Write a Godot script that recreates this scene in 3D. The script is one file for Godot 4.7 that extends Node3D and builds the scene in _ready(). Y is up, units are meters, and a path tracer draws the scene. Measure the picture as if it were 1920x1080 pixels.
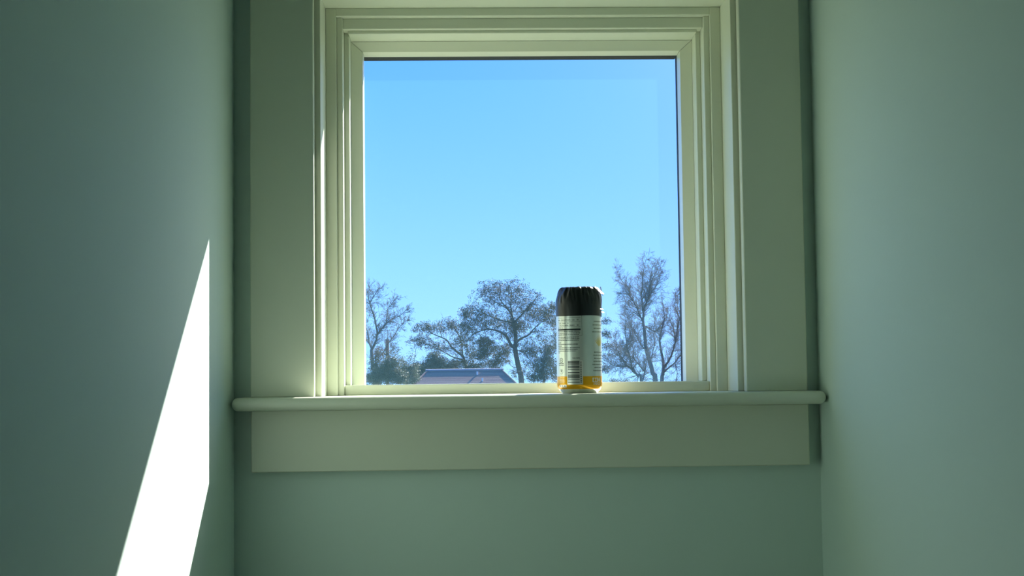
extends Node3D
# A small window at the end of a narrow painted alcove, low winter sun coming through it,
# a drinks can on the sill, and bare trees, oaks and a neighbour's roof outside.
# x to the right, y up, z towards the room. The window wall's plaster face is z = 0.

const SILL := 1.43          # top of the window stool above the floor
const GROUND := -4.2        # garden level; the room is upstairs
const MID := -0.0072        # x of the window's centre line

# ------------------------------------------------------------------ trees: limbs [radius at start, at end, points], clumps [centre, half width, half height, leaves, tone]
const TREES := {
	"bare_left": {"at": Vector3(-5.74, -4.20, -90.0),
		"limbs": [
			[0.148, 0.096, [0.02, 0, 0, 0, 5.52, 0, -0.13, 6.45, 0, -0.19, 7.18, 0, -0.19, 7.61, 0]],
			[0.086, 0.016, [-0.19, 7.61, 0, 0.08, 8.1, 0.25, 0.18, 8.5, 0.44, 0.09, 9.27, 0.79, -0.04, 9.83, 1.05, -0.2, 10.37, 1.3, -0.3, 10.9, 1.54, -0.16, 11.43, 1.79]],
			[0.035, 0.010, [-0.2, 10.37, 1.3, -0.03, 10.77, 0.99, 0.17, 11.13, 0.69, 0.34, 11.43, 0.44]],
			[0.062, 0.010, [0.18, 8.5, 0.44, 0.45, 8.9, 0.05, 0.72, 9.23, -0.29, 1.02, 9.49, -0.61, 1.42, 9.68, -0.98, 1.75, 9.91, -1.3, 1.99, 10.24, -1.63]],
			[0.039, 0.010, [0.72, 9.23, -0.29, 0.79, 9.69, 0.09, 0.86, 10.09, 0.42, 1.13, 10.42, 0.76, 1.36, 10.75, 1.09]],
			[0.051, 0.012, [-0.19, 6.94, 0, 0.11, 7.17, 0.24, 0.51, 7.3, 0.5, 0.97, 7.39, 0.8, 1.24, 7.69, 1.05]],
			[0.035, 0.009, [0.51, 7.3, 0.5, 0.91, 7.93, 1.17, 1.25, 8.35, 1.66, 1.58, 8.82, 2.17, 1.92, 9.15, 2.59, 2.28, 9.31, 2.96]],
			[0.070, 0.016, [-0.19, 7.61, 0, -0.38, 8.11, -0.29, -0.51, 8.77, -0.66, -0.64, 9.44, -1.02]],
		],
		"clumps": []},
	"bare_right": {"at": Vector3(13.05, -4.20, -100.0),
		"limbs": [
			[0.203, 0.104, [0.02, 0, 0, 0, 5.26, 0, -0.17, 5.93, 0, -0.35, 6.67, 0, -0.56, 7.41, 0, -0.65, 8.16, 0, -0.71, 8.9, 0, -0.78, 9.45, 0]],
			[0.086, 0.011, [-0.78, 9.45, 0, -0.77, 10.01, 0.15, -0.69, 10.57, 0.3, -0.49, 11.05, 0.44, -0.37, 11.49, 0.57, -0.36, 12.05, 0.72, -0.27, 12.79, 0.92, -0.15, 13.35, 1.07]],
			[0.055, 0.010, [-0.49, 11.05, 0.44, -0.15, 11.56, -0.06, 0.16, 11.93, -0.45, 0.47, 12.41, -0.91, 0.63, 12.97, -1.38]],
			[0.062, 0.010, [-0.77, 9.94, 0.15, -0.91, 10.57, 0.67, -0.97, 11.13, 1.13, -1, 11.69, 1.58, -1.02, 12.43, 2.18, -0.97, 13.17, 2.79, -0.85, 13.73, 3.25]],
			[0.066, 0.010, [-0.78, 9.45, 0, -0.99, 10.01, -0.22, -1.17, 10.57, -0.43, -1.42, 11.06, -0.62, -1.64, 11.51, -0.8, -1.67, 11.95, -0.96, -1.99, 12.33, -1.14, -2.25, 12.81, -1.34, -2.31, 13.3, -1.52]],
			[0.023, 0.010, [-1.53, 11.28, -0.62, -1.82, 11.47, -0.53, -2.05, 11.55, -0.46]],
			[0.039, 0.010, [-0.57, 10.9, 0.44, -0.59, 11.5, 0.06, -0.74, 11.94, -0.23, -0.72, 12.54, -0.61, -0.6, 13.17, -1.01]],
			[0.039, 0.010, [-0.37, 11.68, 0.57, -0.24, 12.31, 0.92, 0.03, 12.9, 1.27, 0.19, 13.5, 1.6]],
			[0.043, 0.010, [-0.75, 9.27, 0, -0.45, 9.04, 0.37, -0.12, 8.82, 0.76, 0.1, 8.96, 1.03, 0.41, 9.48, 1.62, 0.64, 10, 2.19]],
			[0.058, 0.010, [-0.56, 7.41, 0, -0.96, 7.86, 0.43, -1.25, 8.31, 0.82, -1.54, 8.72, 1.18, -1.83, 9.1, 1.52, -2.04, 9.73, 2, -2.1, 10.4, 2.48]],
			[0.023, 0.009, [-0.99, 10.01, -0.22, -1.36, 10.39, -0.6, -1.72, 10.76, -0.97, -1.87, 11.14, -1.26]],
			[0.047, 0.010, [-0.35, 6.67, 0, -0.07, 7.41, -0.64, 0.16, 8.15, -1.26, 0.18, 8.89, -1.86, 0.34, 9.63, -2.48, 0.5, 10.37, -3.09]],
		],
		"clumps": []},
	"bare_fork": {"at": Vector3(15.23, -4.20, -113.0),
		"limbs": [
			[0.187, 0.011, [-0.1, 0, 0, 0, 5.21, 0, 0.1, 5.96, 0, 0.15, 6.79, 0, 0, 7.63, 0, -0.11, 8.46, 0, 0.03, 9.3, 0, 0.3, 10.13, 0, 0.23, 10.97, 0, 0.08, 11.81, 0]],
			[0.101, 0.013, [0.15, 6.37, 0, 0.58, 7.12, 0.62, 0.8, 7.83, 1.15, 0.86, 8.45, 1.61, 0.7, 9.29, 2.22, 0.38, 9.92, 2.73, 0.18, 10.55, 3.2]],
			[0.078, 0.010, [0.8, 7.83, 1.15, 1.02, 8.45, 0.67, 1.29, 9.07, 0.19, 1.43, 10.12, -0.57, 1.54, 11.16, -1.33, 1.64, 12.21, -2.09]],
			[0.055, 0.010, [0.86, 8.37, 1.61, 0.96, 9.29, 2.11, 1.14, 10.12, 2.57, 1.24, 11.17, 3.14, 1.22, 12.21, 3.7]],
			[0.078, 0.012, [0.1, 5.96, 0, 0.48, 6.37, 0.46, 0.91, 6.78, 0.94, 1.34, 7.4, 1.55, 1.77, 8.02, 2.16, 2.12, 8.85, 2.89]],
			[0.031, 0.024, [0.91, 6.78, 0.94, 1.06, 5.95, 1.17, 0.88, 5.2, 1.38]],
			[0.031, 0.009, [1.14, 10.12, 2.57, 0.82, 10.75, 2.89, 0.66, 11.38, 3.18, 0.76, 12.14, 3.52]],
		],
		"clumps": []},
	"bare_multi": {"at": Vector3(10.42, -4.20, -86.0),
		"limbs": [
			[0.117, 0.011, [-0.01, 0, 0, 0, 5.33, 0, -0.22, 5.74, 0, -0.53, 6.07, 0, -0.85, 6.36, 0, -1.16, 6.81, 0, -1.34, 7.19, 0, -1.53, 7.51, 0, -1.59, 8.09, 0]],
			[0.062, 0.010, [-0.53, 6.07, 0, -0.65, 6.55, 0.31, -0.77, 7.03, 0.62, -0.96, 7.51, 0.95, -1.04, 7.99, 1.25, -1.1, 8.63, 1.66, -1.12, 9.24, 2.04]],
			[0.062, 0.010, [0, 5.33, 0, 0.17, 5.74, -0.28, 0.3, 6.15, -0.55, 0.41, 6.6, -0.84, 0.64, 7.11, -1.19]],
			[0.047, 0.010, [0.24, 6.03, -0.55, -0.08, 6.48, -0.8, -0.33, 6.8, -0.98, -0.55, 7.02, -1.12, -0.77, 7.19, -1.25, -1.08, 7.57, -1.47]],
			[0.039, 0.009, [-0.85, 6.36, 0, -1.3, 6.3, 0.37, -1.74, 6.4, 0.74, -2.06, 6.56, 1.03, -2.38, 6.73, 1.32]],
			[0.027, 0.009, [-0.33, 6.8, -0.98, -0.38, 7.34, -0.69, -0.5, 7.82, -0.42, -0.46, 8.4, -0.11]],
			[0.031, 0.009, [-0.96, 7.51, 0.95, -0.76, 7.95, 0.69, -0.62, 8.4, 0.43, -0.36, 8.78, 0.18]],
		],
		"clumps": []},
	"oak": {"at": Vector3(4.71, -4.20, -125.0),
		"limbs": [
			[0.281, 0.136, [0.23, 0, 0, 0, 5.31, 0, -0.21, 6.6, 0, -0.39, 7.43, 0, -0.52, 8.21, 0, -0.46, 9.03, 0, -0.5, 9.82, 0, -0.67, 10.51, 0, -0.76, 11.11, 0]],
			[0.156, 0.024, [-0.52, 8.21, 0, -0.92, 8.67, 0.28, -1.15, 9.13, 0.51, -1.47, 9.51, 0.73, -2.06, 9.79, 1.03, -2.84, 9.93, 1.38, -3.53, 9.76, 1.7, -4.23, 9.4, 2.06, -4.6, 8.94, 2.32]],
			[0.117, 0.024, [-0.46, 8.8, 0, 0.05, 9.17, -0.23, 0.51, 9.35, -0.4, 0.84, 9.62, -0.56, 1.21, 10.03, -0.76, 1.63, 10.39, -0.96, 2.19, 10.85, -1.22]],
			[0.086, 0.016, [-0.76, 11.11, 0, -1.12, 11.67, 0.48, -1.57, 12.13, 0.95, -1.89, 12.69, 1.41, -1.75, 13.15, 1.75, -1.92, 13.75, 2.21]],
			[0.094, 0.016, [-0.76, 11.11, 0, -0.84, 11.89, -0.43, -0.83, 12.45, -0.72, -0.73, 13.14, -1.1, -0.91, 13.88, -1.51]],
			[0.086, 0.016, [-0.63, 10.51, 0, 0.07, 11.19, 0.53, 0.64, 11.83, 0.99, 1.1, 12.33, 1.36, 1.48, 12.79, 1.68]],
			[0.047, 0.016, [0.4, 11.56, 0.99, 1.18, 11.5, 0.42, 2.01, 11.36, -0.18, 2.76, 11.72, -0.78]],
			[0.086, 0.016, [-0.72, 10.46, 0, -1.68, 10.75, -0.63, -2.6, 11.13, -1.26, -3.51, 11.6, -1.91, -4.34, 11.79, -2.44]],
			[0.047, 0.012, [-1.12, 11.67, 0.48, -2.12, 12.23, 0.9, -2.81, 12.7, 1.19, -3.36, 12.98, 1.42]],
			[0.055, 0.016, [-0.33, 8.11, 0, 0.26, 7.88, 0.46, 0.58, 7.41, 0.86, 1.03, 6.81, 1.41, 1.39, 6.26, 1.88]],
			[0.039, 0.016, [-0.35, 6.6, 0, -0.72, 6.7, -0.2, -1.04, 7.07, -0.47, -1.26, 7.62, -0.79]],
			[0.047, 0.012, [-2.84, 9.93, 1.38, -3.3, 10.4, 1.67, -3.98, 10.68, 2.01, -4.67, 10.6, 2.32]],
		],
		"clumps": [[-1.43, 12.5, 0.76, 2.85, 1.65, 6900, 0], [-2.57, 13.16, 0.95, 1.56, 1.01, 1950, 0], [-0.73, 13.51, -0.88, 1.47, 0.83, 1950, 0], [0.64, 12.2, 0.79, 1.65, 1.1, 2700, 0], [-3.98, 11.24, 1.61, 1.38, 1.01, 3000, 1], [-3.53, 10.22, 1.34, 1.75, 0.83, 3000, 1], [-1.91, 10.75, -0.5, 1.93, 0.92, 3300, 1], [1.09, 11.18, 0.34, 1.84, 0.83, 3900, 2], [2.29, 11.08, -0.98, 1.01, 1.01, 2700, 2], [-0.54, 10.19, 0, 1.2, 0.64, 2700, 2], [-2.86, 8.46, 1.1, 0.92, 0.74, 3300, 2], [-1.86, 7.63, -0.63, 1.01, 0.92, 3900, 2], [-3.56, 7.46, 1.36, 0.92, 0.92, 2100, 1], [0.36, 8.2, 0.37, 1.29, 0.74, 2400, 1], [1.75, 9.1, -0.77, 1.29, 1.2, 2700, 1], [-4.37, 9.12, 1.65, 1.1, 0.92, 2100, 1], [0.57, 6.59, 1.13, 1.01, 1.1, 1800, 1], [-1.01, 9.27, 0.41, 1.38, 0.46, 1500, 2], [-4.8, 11.52, -1.95, 0.64, 0.55, 1260, 1], [-4.81, 10.23, 1.86, 0.64, 0.74, 1260, 1], [2.76, 11.85, -0.62, 0.55, 0.55, 1050, 2], [2.92, 10.47, -0.98, 0.46, 0.74, 1050, 2], [-3.17, 8.93, 1.36, 0.64, 0.46, 1500, 2], [-3.32, 7.92, 1.36, 0.55, 0.64, 1800, 2], [-2.42, 6.9, -0.38, 0.83, 0.55, 2100, 2], [-1.25, 8.22, -0.63, 0.64, 0.55, 1350, 2], [-0.08, 10.18, 0, 1.01, 0.64, 1500, 2], [1.05, 7.96, 0.37, 0.64, 0.64, 1050, 1], [2.06, 7.95, 0.37, 0.64, 0.92, 1350, 1], [-0.59, 6.14, -0.16, 0.46, 0.46, 450, 1]]},
	"oak_arch": {"at": Vector3(0.08, -4.20, -130.0),
		"limbs": [
			[0.195, 0.128, [0.2, 0, 0, 0.05, 5.36, 0, -0.04, 6.21, 0, -0.22, 7.07, 0, -0.4, 7.74, 0]],
			[0.125, 0.016, [-0.4, 7.74, 0, -1.02, 8.23, -0.35, -1.49, 8.71, -0.66, -1.82, 9.19, -0.92, -2.29, 9.48, -1.17, -2.91, 9.73, -1.47, -3.39, 10.07, -1.73, -3.86, 10.45, -2]],
			[0.078, 0.016, [-0.31, 7.41, 0, -0.88, 7.56, 0.32, -1.45, 7.75, 0.64, -1.97, 8.05, 0.97, -2.59, 8.39, 1.35, -3.25, 8.73, 1.75, -3.87, 8.88, 2.09]],
			[0.094, 0.024, [-0.04, 6.21, 0, -0.7, 6.6, 0.28, -1.37, 6.71, 0.52, -2.13, 6.52, 0.8]],
			[0.109, 0.040, [-0.13, 6.69, 0, 0.54, 6.97, -0.26, 1.11, 7.01, -0.47, 1.59, 6.86, -0.65]],
			[0.070, 0.016, [-0.4, 7.74, 0, -0.49, 8.6, 0.54, -0.67, 9.46, 1.1, -1.14, 10.28, 1.69, -1.61, 10.91, 2.19]],
			[0.039, 0.012, [-2.29, 9.48, -1.17, -2.38, 10.15, -0.99, -2.09, 10.72, -0.81]],
		],
		"clumps": [[-3.62, 10.35, -1.6, 1.43, 0.62, 2700, 0], [-1.48, 10.43, 1.35, 1.43, 0.72, 2700, 0], [-4.11, 9.12, 1.67, 1.24, 0.72, 2400, 0], [-2.4, 8.53, 1.08, 1.43, 0.62, 2100, 0], [-0.68, 9.08, 0.88, 0.76, 1.34, 2100, 1], [0.26, 7.88, 0, 0.72, 1.43, 2400, 1], [-0.79, 7.08, 0.26, 1.05, 0.57, 2400, 2], [0.63, 6.68, -0.21, 1.15, 0.33, 2100, 1], [-2.13, 6.91, 0.64, 1.43, 0.48, 1800, 1]]},
	"tree_can": {"at": Vector3(9.40, -4.20, -122.0),
		"limbs": [
			[0.195, 0.080, [-0, 0, 0, 0, 5.26, 0, -0.03, 6.52, 0, 0.08, 7.86, 0, 0.01, 8.76, 0]],
			[0.062, 0.016, [-0.02, 6.96, 0, 0.71, 7.63, 0.53, 1.53, 8.07, 1.03, 2.34, 8.28, 1.49, 2.71, 8.37, 1.69]],
			[0.062, 0.016, [0.04, 7.86, 0, 0.82, 8.75, -0.64, 1.64, 9.28, -1.17, 2.54, 9.45, -1.66, 2.81, 9.27, -1.84]],
			[0.055, 0.016, [0, 8.54, 0, 0.74, 9.65, 0.36, 1.65, 10.27, 0.66, 2.47, 10.53, 0.89]],
			[0.062, 0.016, [0.06, 6.51, 0, 0.92, 6.73, -0.32, 1.82, 6.58, -0.65, 2.72, 6.39, -0.98]],
			[0.062, 0.016, [0, 8.31, 0, -0.62, 9.22, 0.3, -1.05, 10.12, 0.57]],
		],
		"clumps": [[-0.4, 8.76, 0, 1.8, 1.62, 4800, 1], [-1.52, 9.23, 0.24, 0.9, 1.8, 2700, 1], [2.29, 10.44, 0.71, 0.49, 0.4, 510, 0], [2.45, 9.36, -1.33, 0.58, 0.4, 780, 0], [2.34, 8.24, 1.19, 0.54, 0.45, 720, 0], [2.47, 7.47, 1.19, 0.54, 0.27, 450, 0], [2.36, 6.4, -0.78, 0.63, 0.4, 840, 0], [3.38, 5.35, -0.78, 1.35, 0.18, 900, 1]]},
	"evergreen_right": {"at": Vector3(6.32, -4.20, -119.0),
		"limbs": [
			[0.156, 0.040, [0, 0, 0, 0, 5.31, 0, -0.03, 6.53, 0, 0.12, 7.84, 0, 0.22, 8.5, 0]],
			[0.047, 0.016, [0.01, 6.09, 0, -0.51, 6.53, 0.18, -0.76, 7.15, 0.36]],
			[0.047, 0.016, [0.06, 6.53, 0, 0.64, 7.13, -0.23, 0.91, 8.05, -0.48]],
		],
		"clumps": [[-0.16, 6.09, 0, 0.79, 0.79, 4420, 3], [0.29, 7.05, -0.18, 0.61, 0.7, 3060, 3], [0.56, 7.92, -0.38, 0.53, 0.61, 1700, 3], [0.89, 6.26, 0, 0.44, 1.05, 2720, 3], [-0.87, 5.75, 0.14, 0.53, 0.39, 1360, 3], [1.01, 8.71, -0.38, 0.44, 0.88, 1020, 3], [-0.5, 6.97, 0.29, 0.53, 0.53, 1190, 3]]},
	"evergreen_mid": {"at": Vector3(-2.83, -4.20, -121.5),
		"limbs": [
			[0.156, 0.040, [-0.03, 0, 0, 0, 5.41, 0, 0.05, 6.43, 0, 0.15, 7.55, 0]],
		],
		"clumps": [[0.15, 7.46, 0, 0.63, 0.58, 3060, 4], [-0.26, 6.75, 0, 0.8, 0.72, 4760, 4], [0.46, 6.65, 0, 0.72, 0.58, 3060, 4], [1.17, 6.64, 0, 0.63, 0.45, 1700, 4], [-0.97, 6.13, 0, 0.72, 0.72, 4080, 4], [-1.69, 5.88, 0, 0.63, 0.54, 3400, 4], [-1.24, 6.67, 0, 0.63, 0.54, 1700, 4], [0.73, 7.27, 0, 0.63, 0.45, 1360, 4], [1.71, 6.9, 0, 0.63, 0.4, 900, 2]]},
	"bush_left": {"at": Vector3(-4.29, -4.20, -70.0),
		"limbs": [
			[0.062, 0.024, [-0.01, 0, 0, -0.05, 5.54, 0, -0.15, 6.27, 0, -0.2, 6.79, 0]],
			[0.039, 0.016, [-0.03, 5.23, 0, 0.21, 6.01, 0.29, 0.37, 6.65, 0.53]],
		],
		"clumps": [[-0.31, 5.81, 0, 0.42, 0.42, 5100, 4], [0.11, 5.96, 0.23, 0.42, 0.52, 5780, 4], [0.6, 5.95, 0.23, 0.47, 0.52, 5780, 4], [1.04, 5.79, 0.23, 0.37, 0.42, 4080, 4], [0.42, 6.42, 0.42, 0.47, 0.37, 2720, 4], [-0.2, 6.43, 0, 0.37, 0.37, 2040, 4], [-0.04, 6.95, 0, 0.26, 0.37, 1260, 5], [0.86, 6.52, 0.42, 0.47, 0.31, 1700, 4], [0.68, 6.99, 0.42, 0.42, 0.31, 544, 4]]},
	"bush_mid": {"at": Vector3(-3.49, -4.20, -84.0),
		"limbs": [
			[0.062, 0.024, [-0.02, 0, 0, -0.03, 5.5, 0, -0.12, 6.22, 0, -0.21, 6.84, 0]],
			[0.031, 0.012, [-0, 5.44, 0, 0.32, 6.37, 0.35, 0.54, 7.45, 0.75]],
		],
		"clumps": [[0.19, 5.81, 0, 0.5, 0.44, 4760, 4], [-0.24, 5.94, 0, 0.44, 0.56, 3740, 4], [-0.12, 6.37, 0, 0.5, 0.37, 1700, 4], [0.35, 6.37, 0.28, 0.37, 0.37, 1020, 4], [0.07, 6.93, 0, 0.44, 0.37, 408, 4]]},
}

var rng := RandomNumberGenerator.new()
var taken := {}
var trim_paint: StandardMaterial3D
var sash_paint: StandardMaterial3D
var wall_paint: StandardMaterial3D


func _ready() -> void:
	rng.seed = 11
	make_camera()
	make_sky_and_sun()
	make_paints()
	make_room()
	make_window()
	make_trims()
	make_garden()
	make_house()
	make_chimney()
	make_trees()
	make_can()


# ------------------------------------------------------------------ camera, sky, sun, exposure
func make_camera() -> void:
	var cam := Camera3D.new()
	cam.name = "camera"
	cam.fov = 22.094
	cam.near = 0.05
	cam.far = 2000.0
	var b := Basis(Vector3(0.999435, -0.012163, 0.031332), Vector3(0.010203, 0.998025, 0.06198), Vector3(-0.032024, -0.061625, 0.997585))
	cam.transform = Transform3D(b.orthonormalized(), Vector3(-0.1017, SILL + 0.0219, 2.1471))
	add_child(cam)
	cam.current = true


func make_sky_and_sun() -> void:
	var env := Environment.new()
	env.background_mode = Environment.BG_SKY
	var sky := Sky.new()
	var m := ProceduralSkyMaterial.new()
	m.sky_top_color = lin(0.02, 0.40, 1.6)
	m.sky_horizon_color = lin(0.49, 0.97, 1.8)
	m.sky_curve = 0.12
	m.sun_angle_max = 90.0       # a pale glow spreads round the sun
	m.sun_curve = 0.135
	m.ground_horizon_color = lin(0.45, 0.92, 1.6)
	m.ground_bottom_color = lin(0.10, 0.12, 0.09)
	m.ground_curve = 0.05
	m.energy_multiplier = 1.0
	sky.sky_material = m
	env.sky = sky
	env.tonemap_mode = Environment.TONE_MAPPER_LINEAR
	env.tonemap_exposure = 1.0
	env.sdfgi_enabled = true
	env.ssao_enabled = true
	env.ssil_enabled = true
	var we := WorldEnvironment.new()
	we.name = "environment"
	we.environment = env
	add_child(we)
	# low winter sun ahead and to the right: its light travels left, down and into the room
	var sun := DirectionalLight3D.new()
	sun.name = "sun"
	sun.light_color = Color(1.0, 1.0, 0.97)
	sun.light_energy = 4.8
	sun.light_angular_distance = 0.53
	sun.shadow_enabled = true
	add_child(sun)
	sun.look_at_from_position(Vector3(0.6234, 0.7327, -1.0), Vector3.ZERO)


# ------------------------------------------------------------------ small helpers
func lin(r: float, g: float, b: float) -> Color:
	return Color(r, g, b).linear_to_srgb()


func numbered(called: String) -> String:
	if not taken.has(called):
		taken[called] = 0
		return called
	taken[called] += 1
	return "%s_%03d" % [called, taken[called]]


func tag(o: Node3D, label: String, category: String, group := "") -> void:
	o.set_meta("label", label)
	o.set_meta("category", category)
	if group:
		o.set_meta("group", group)


func thing(called: String, at: Vector3, label: String, category: String, group := "") -> Node3D:
	var o := Node3D.new()
	o.name = numbered(called)
	add_child(o)
	o.position = at
	tag(o, label, category, group)
	return o


func setting(called: String, label: String) -> Node3D:
	var o := Node3D.new()
	o.name = called
	add_child(o)
	o.set_meta("kind", "structure")
	o.set_meta("label", label)
	return o


class Shape:
	var v := PackedVector3Array()
	var n := PackedVector3Array()
	var uv := PackedVector2Array()
	var col := PackedColorArray()
	var i := PackedInt32Array()

	func quad(a: Vector3, b: Vector3, c: Vector3, d: Vector3, nn: Vector3) -> void:
		poly([a, b, c, d], nn)

	func poly(p: Array, nn: Vector3) -> void:
		var at := v.size()
		for q in p:
			v.append(q)
			n.append(nn)
		var area := Vector3.ZERO
		for k in range(1, p.size() - 1):
			area += (p[k] - p[0]).cross(p[k + 1] - p[0])
		for k in range(1, p.size() - 1):
			if area.dot(nn) > 0:
				i.append_array([at, at + k + 1, at + k])
			else:
				i.append_array([at, at + k, at + k + 1])

	# a box with chamfered edges
	func box(lo: Vector3, hi: Vector3, c := 0.0008) -> void:
		var m := (lo + hi) / 2
		var h := (hi - lo) / 2
		c = minf(c, minf(h.x, minf(h.y, h.z)) * 0.6)
		var k := h - Vector3.ONE * c
		for ax in 3:
			var b: int = (ax + 1) % 3
			var d: int = (ax + 2) % 3
			for s in [-1.0, 1.0]:
				var p := []
				for e in [[-1.0, -1.0], [1.0, -1.0], [1.0, 1.0], [-1.0, 1.0]]:
					var q := Vector3.ZERO
					q[ax] = h[ax] * s
					q[b] = k[b] * e[0]
					q[d] = k[d] * e[1]
					p.append(m + q)
				var nn := Vector3.ZERO
				nn[ax] = s
				poly(p, nn)
				# the edge between this axis and the next
				for t in [-1.0, 1.0]:
					var e1 := Vector3.ZERO
					e1[ax] = h[ax] * s
					e1[b] = k[b] * t
					var e2 := Vector3.ZERO
					e2[ax] = k[ax] * s
					e2[b] = h[b] * t
					var far := Vector3.ZERO
					far[d] = k[d]
					var en := Vector3.ZERO
					en[ax] = s
					en[b] = t
					quad(m + e1 - far, m + e1 + far, m + e2 + far, m + e2 - far, en.normalized())
		for sx in [-1.0, 1.0]:
			for sy in [-1.0, 1.0]:
				for sz in [-1.0, 1.0]:
					var s3 := Vector3(sx, sy, sz)
					poly([m + s3 * Vector3(h.x, k.y, k.z), m + s3 * Vector3(k.x, h.y, k.z), m + s3 * Vector3(k.x, k.y, h.z)], s3.normalized())

	# a flat outline in x and y, given thickness from z0 to z1
	func prism(p: Array, z0: float, z1: float) -> void:
		var c := Vector2.ZERO
		for q in p:
			c += q
		c /= p.size()
		var a := []
		var b := []
		for q in p:
			a.append(Vector3(q.x, q.y, z1))
			b.append(Vector3(q.x, q.y, z0))
		poly(a, Vector3.BACK)
		poly(b, Vector3.FORWARD)
		for k in p.size():
			var u: Vector2 = p[k]
			var w: Vector2 = p[(k + 1) % p.size()]
			var nn := Vector2(w.y - u.y, u.x - w.x).normalized()
			if nn.dot((u + w) / 2 - c) < 0:
				nn = -nn
			quad(Vector3(u.x, u.y, z0), Vector3(w.x, w.y, z0), Vector3(w.x, w.y, z1), Vector3(u.x, u.y, z1), Vector3(nn.x, nn.y, 0))

	func tube(p: PackedVector3Array, r: PackedFloat32Array, sides: int, closed := false) -> void:
		var at := v.size()
		var count := p.size()
		var side := Vector3.ZERO
		for k in count:
			var along := (p[mini(k + 1, count - 1)] - p[maxi(k - 1, 0)]).normalized()
			if side == Vector3.ZERO:
				side = along.cross(Vector3(0.31, 0.17, 0.93)).normalized()
			side = (side - along * side.dot(along)).normalized()
			var other := along.cross(side)
			for s in sides:
				var a := TAU * s / sides
				var out := side * cos(a) + other * sin(a)
				v.append(p[k] + out * r[k])
				n.append(out)
		for k in count - 1:
			for s in sides:
				var a0 := at + k * sides + s
				var a1 := at + k * sides + (s + 1) % sides
				i.append_array([a0, a0 + sides, a1, a1, a0 + sides, a1 + sides])
		if closed:
			for e in [0, count - 1]:
				var ring := []
				for s in sides:
					ring.append(v[at + e * sides + s])
				poly(ring, (p[e] - p[1 if e == 0 else count - 2]).normalized())

	# rows of points joined into a skin, normals from the skin itself
	func skin(rows: Array, wrap: bool, uvs := []) -> void:
		var at := v.size()
		var h := rows.size()
		var w: int = rows[0].size()
		for y in h:
			for x in w:
				var xa: int = (x + w - 1) % w if wrap else maxi(x - 1, 0)
				var xb: int = (x + 1) % w if wrap else mini(x + 1, w - 1)
				var du: Vector3 = rows[y][xb] - rows[y][xa]
				var dv: Vector3 = rows[mini(y + 1, h - 1)][x] - rows[maxi(y - 1, 0)][x]
				v.append(rows[y][x])
				var nn := du.cross(dv)
				n.append(nn.normalized() if nn.length_squared() > 1e-18 else Vector3.UP)
				if uvs:
					uv.append(uvs[y][x])
		for y in h - 1:
			for x in (w if wrap else w - 1):
				var a := at + y * w + x
				var b := at + y * w + (x + 1) % w
				i.append_array([a, a + w, b, b, a + w, b + w])

	func mesh() -> ArrayMesh:
		var arr := []
		arr.resize(Mesh.ARRAY_MAX)
		arr[Mesh.ARRAY_VERTEX] = v
		arr[Mesh.ARRAY_NORMAL] = n
		if uv.size() == v.size():
			arr[Mesh.ARRAY_TEX_UV] = uv
		if col.size() == v.size():
			arr[Mesh.ARRAY_COLOR] = col
		arr[Mesh.ARRAY_INDEX] = i
		var m := ArrayMesh.new()
		m.add_surface_from_arrays(Mesh.PRIMITIVE_TRIANGLES, arr)
		return m


func put(called: String, s: Shape, m: Material, parent: Node3D = self) -> MeshInstance3D:
	var o := MeshInstance3D.new()
	o.name = called
	o.mesh = s.mesh()
	o.material_override = m
	parent.add_child(o, true)
	return o


func board(called: String, lo: Vector3, hi: Vector3, m: Material, parent: Node3D = self, c := 0.0008) -> MeshInstance3D:
	var s := Shape.new()
	s.box(lo, hi, c)
	return put(called, s, m, parent)


func noise_texture(size: int, frequency: float, octaves: int, ramp: Array = [], seed_ := 1) -> NoiseTexture2D:
	var t := NoiseTexture2D.new()
	t.width = size
	t.height = size
	t.seamless = true
	var f := FastNoiseLite.new()
	f.seed = seed_
	f.frequency = frequency
	f.fractal_octaves = octaves
	t.noise = f
	if ramp:
		var g := Gradient.new()
		g.offsets = PackedFloat32Array([0.0, 1.0])
		g.colors = PackedColorArray(ramp)
		t.color_ramp = g
	return t


func plain(c: Color, rough: float) -> StandardMaterial3D:
	var m := StandardMaterial3D.new()
	m.albedo_color = c
	m.roughness = rough
	return m


func speckled(a: Color, b: Color, rough: float, scale: float, frequency := 0.03, octaves := 5) -> StandardMaterial3D:
	var m := plain(Color.WHITE, rough)
	m.albedo_texture = noise_texture(256, frequency, octaves, [a, b])
	m.uv1_triplanar = true
	m.uv1_world_triplanar = true
	m.uv1_scale = Vector3.ONE * scale
	return m


# ------------------------------------------------------------------ paints
func make_paints() -> void:
	trim_paint = plain(lin(0.82, 0.86, 0.69), 0.38)
	sash_paint = plain(lin(0.81, 0.85, 0.67), 0.34)
	wall_paint = plain(lin(0.71, 0.865, 0.775), 0.72)
	var roller := noise_texture(512, 0.05, 3)        # roller texture
	roller.as_normal_map = true
	roller.bump_strength = 1.0
	wall_paint.normal_enabled = true
	wall_paint.normal_texture = roller
	wall_paint.normal_scale = 0.15
	wall_paint.uv1_triplanar = true
	wall_paint.uv1_world_triplanar = true
	wall_paint.uv1_scale = Vector3.ONE * 5.0


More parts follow.
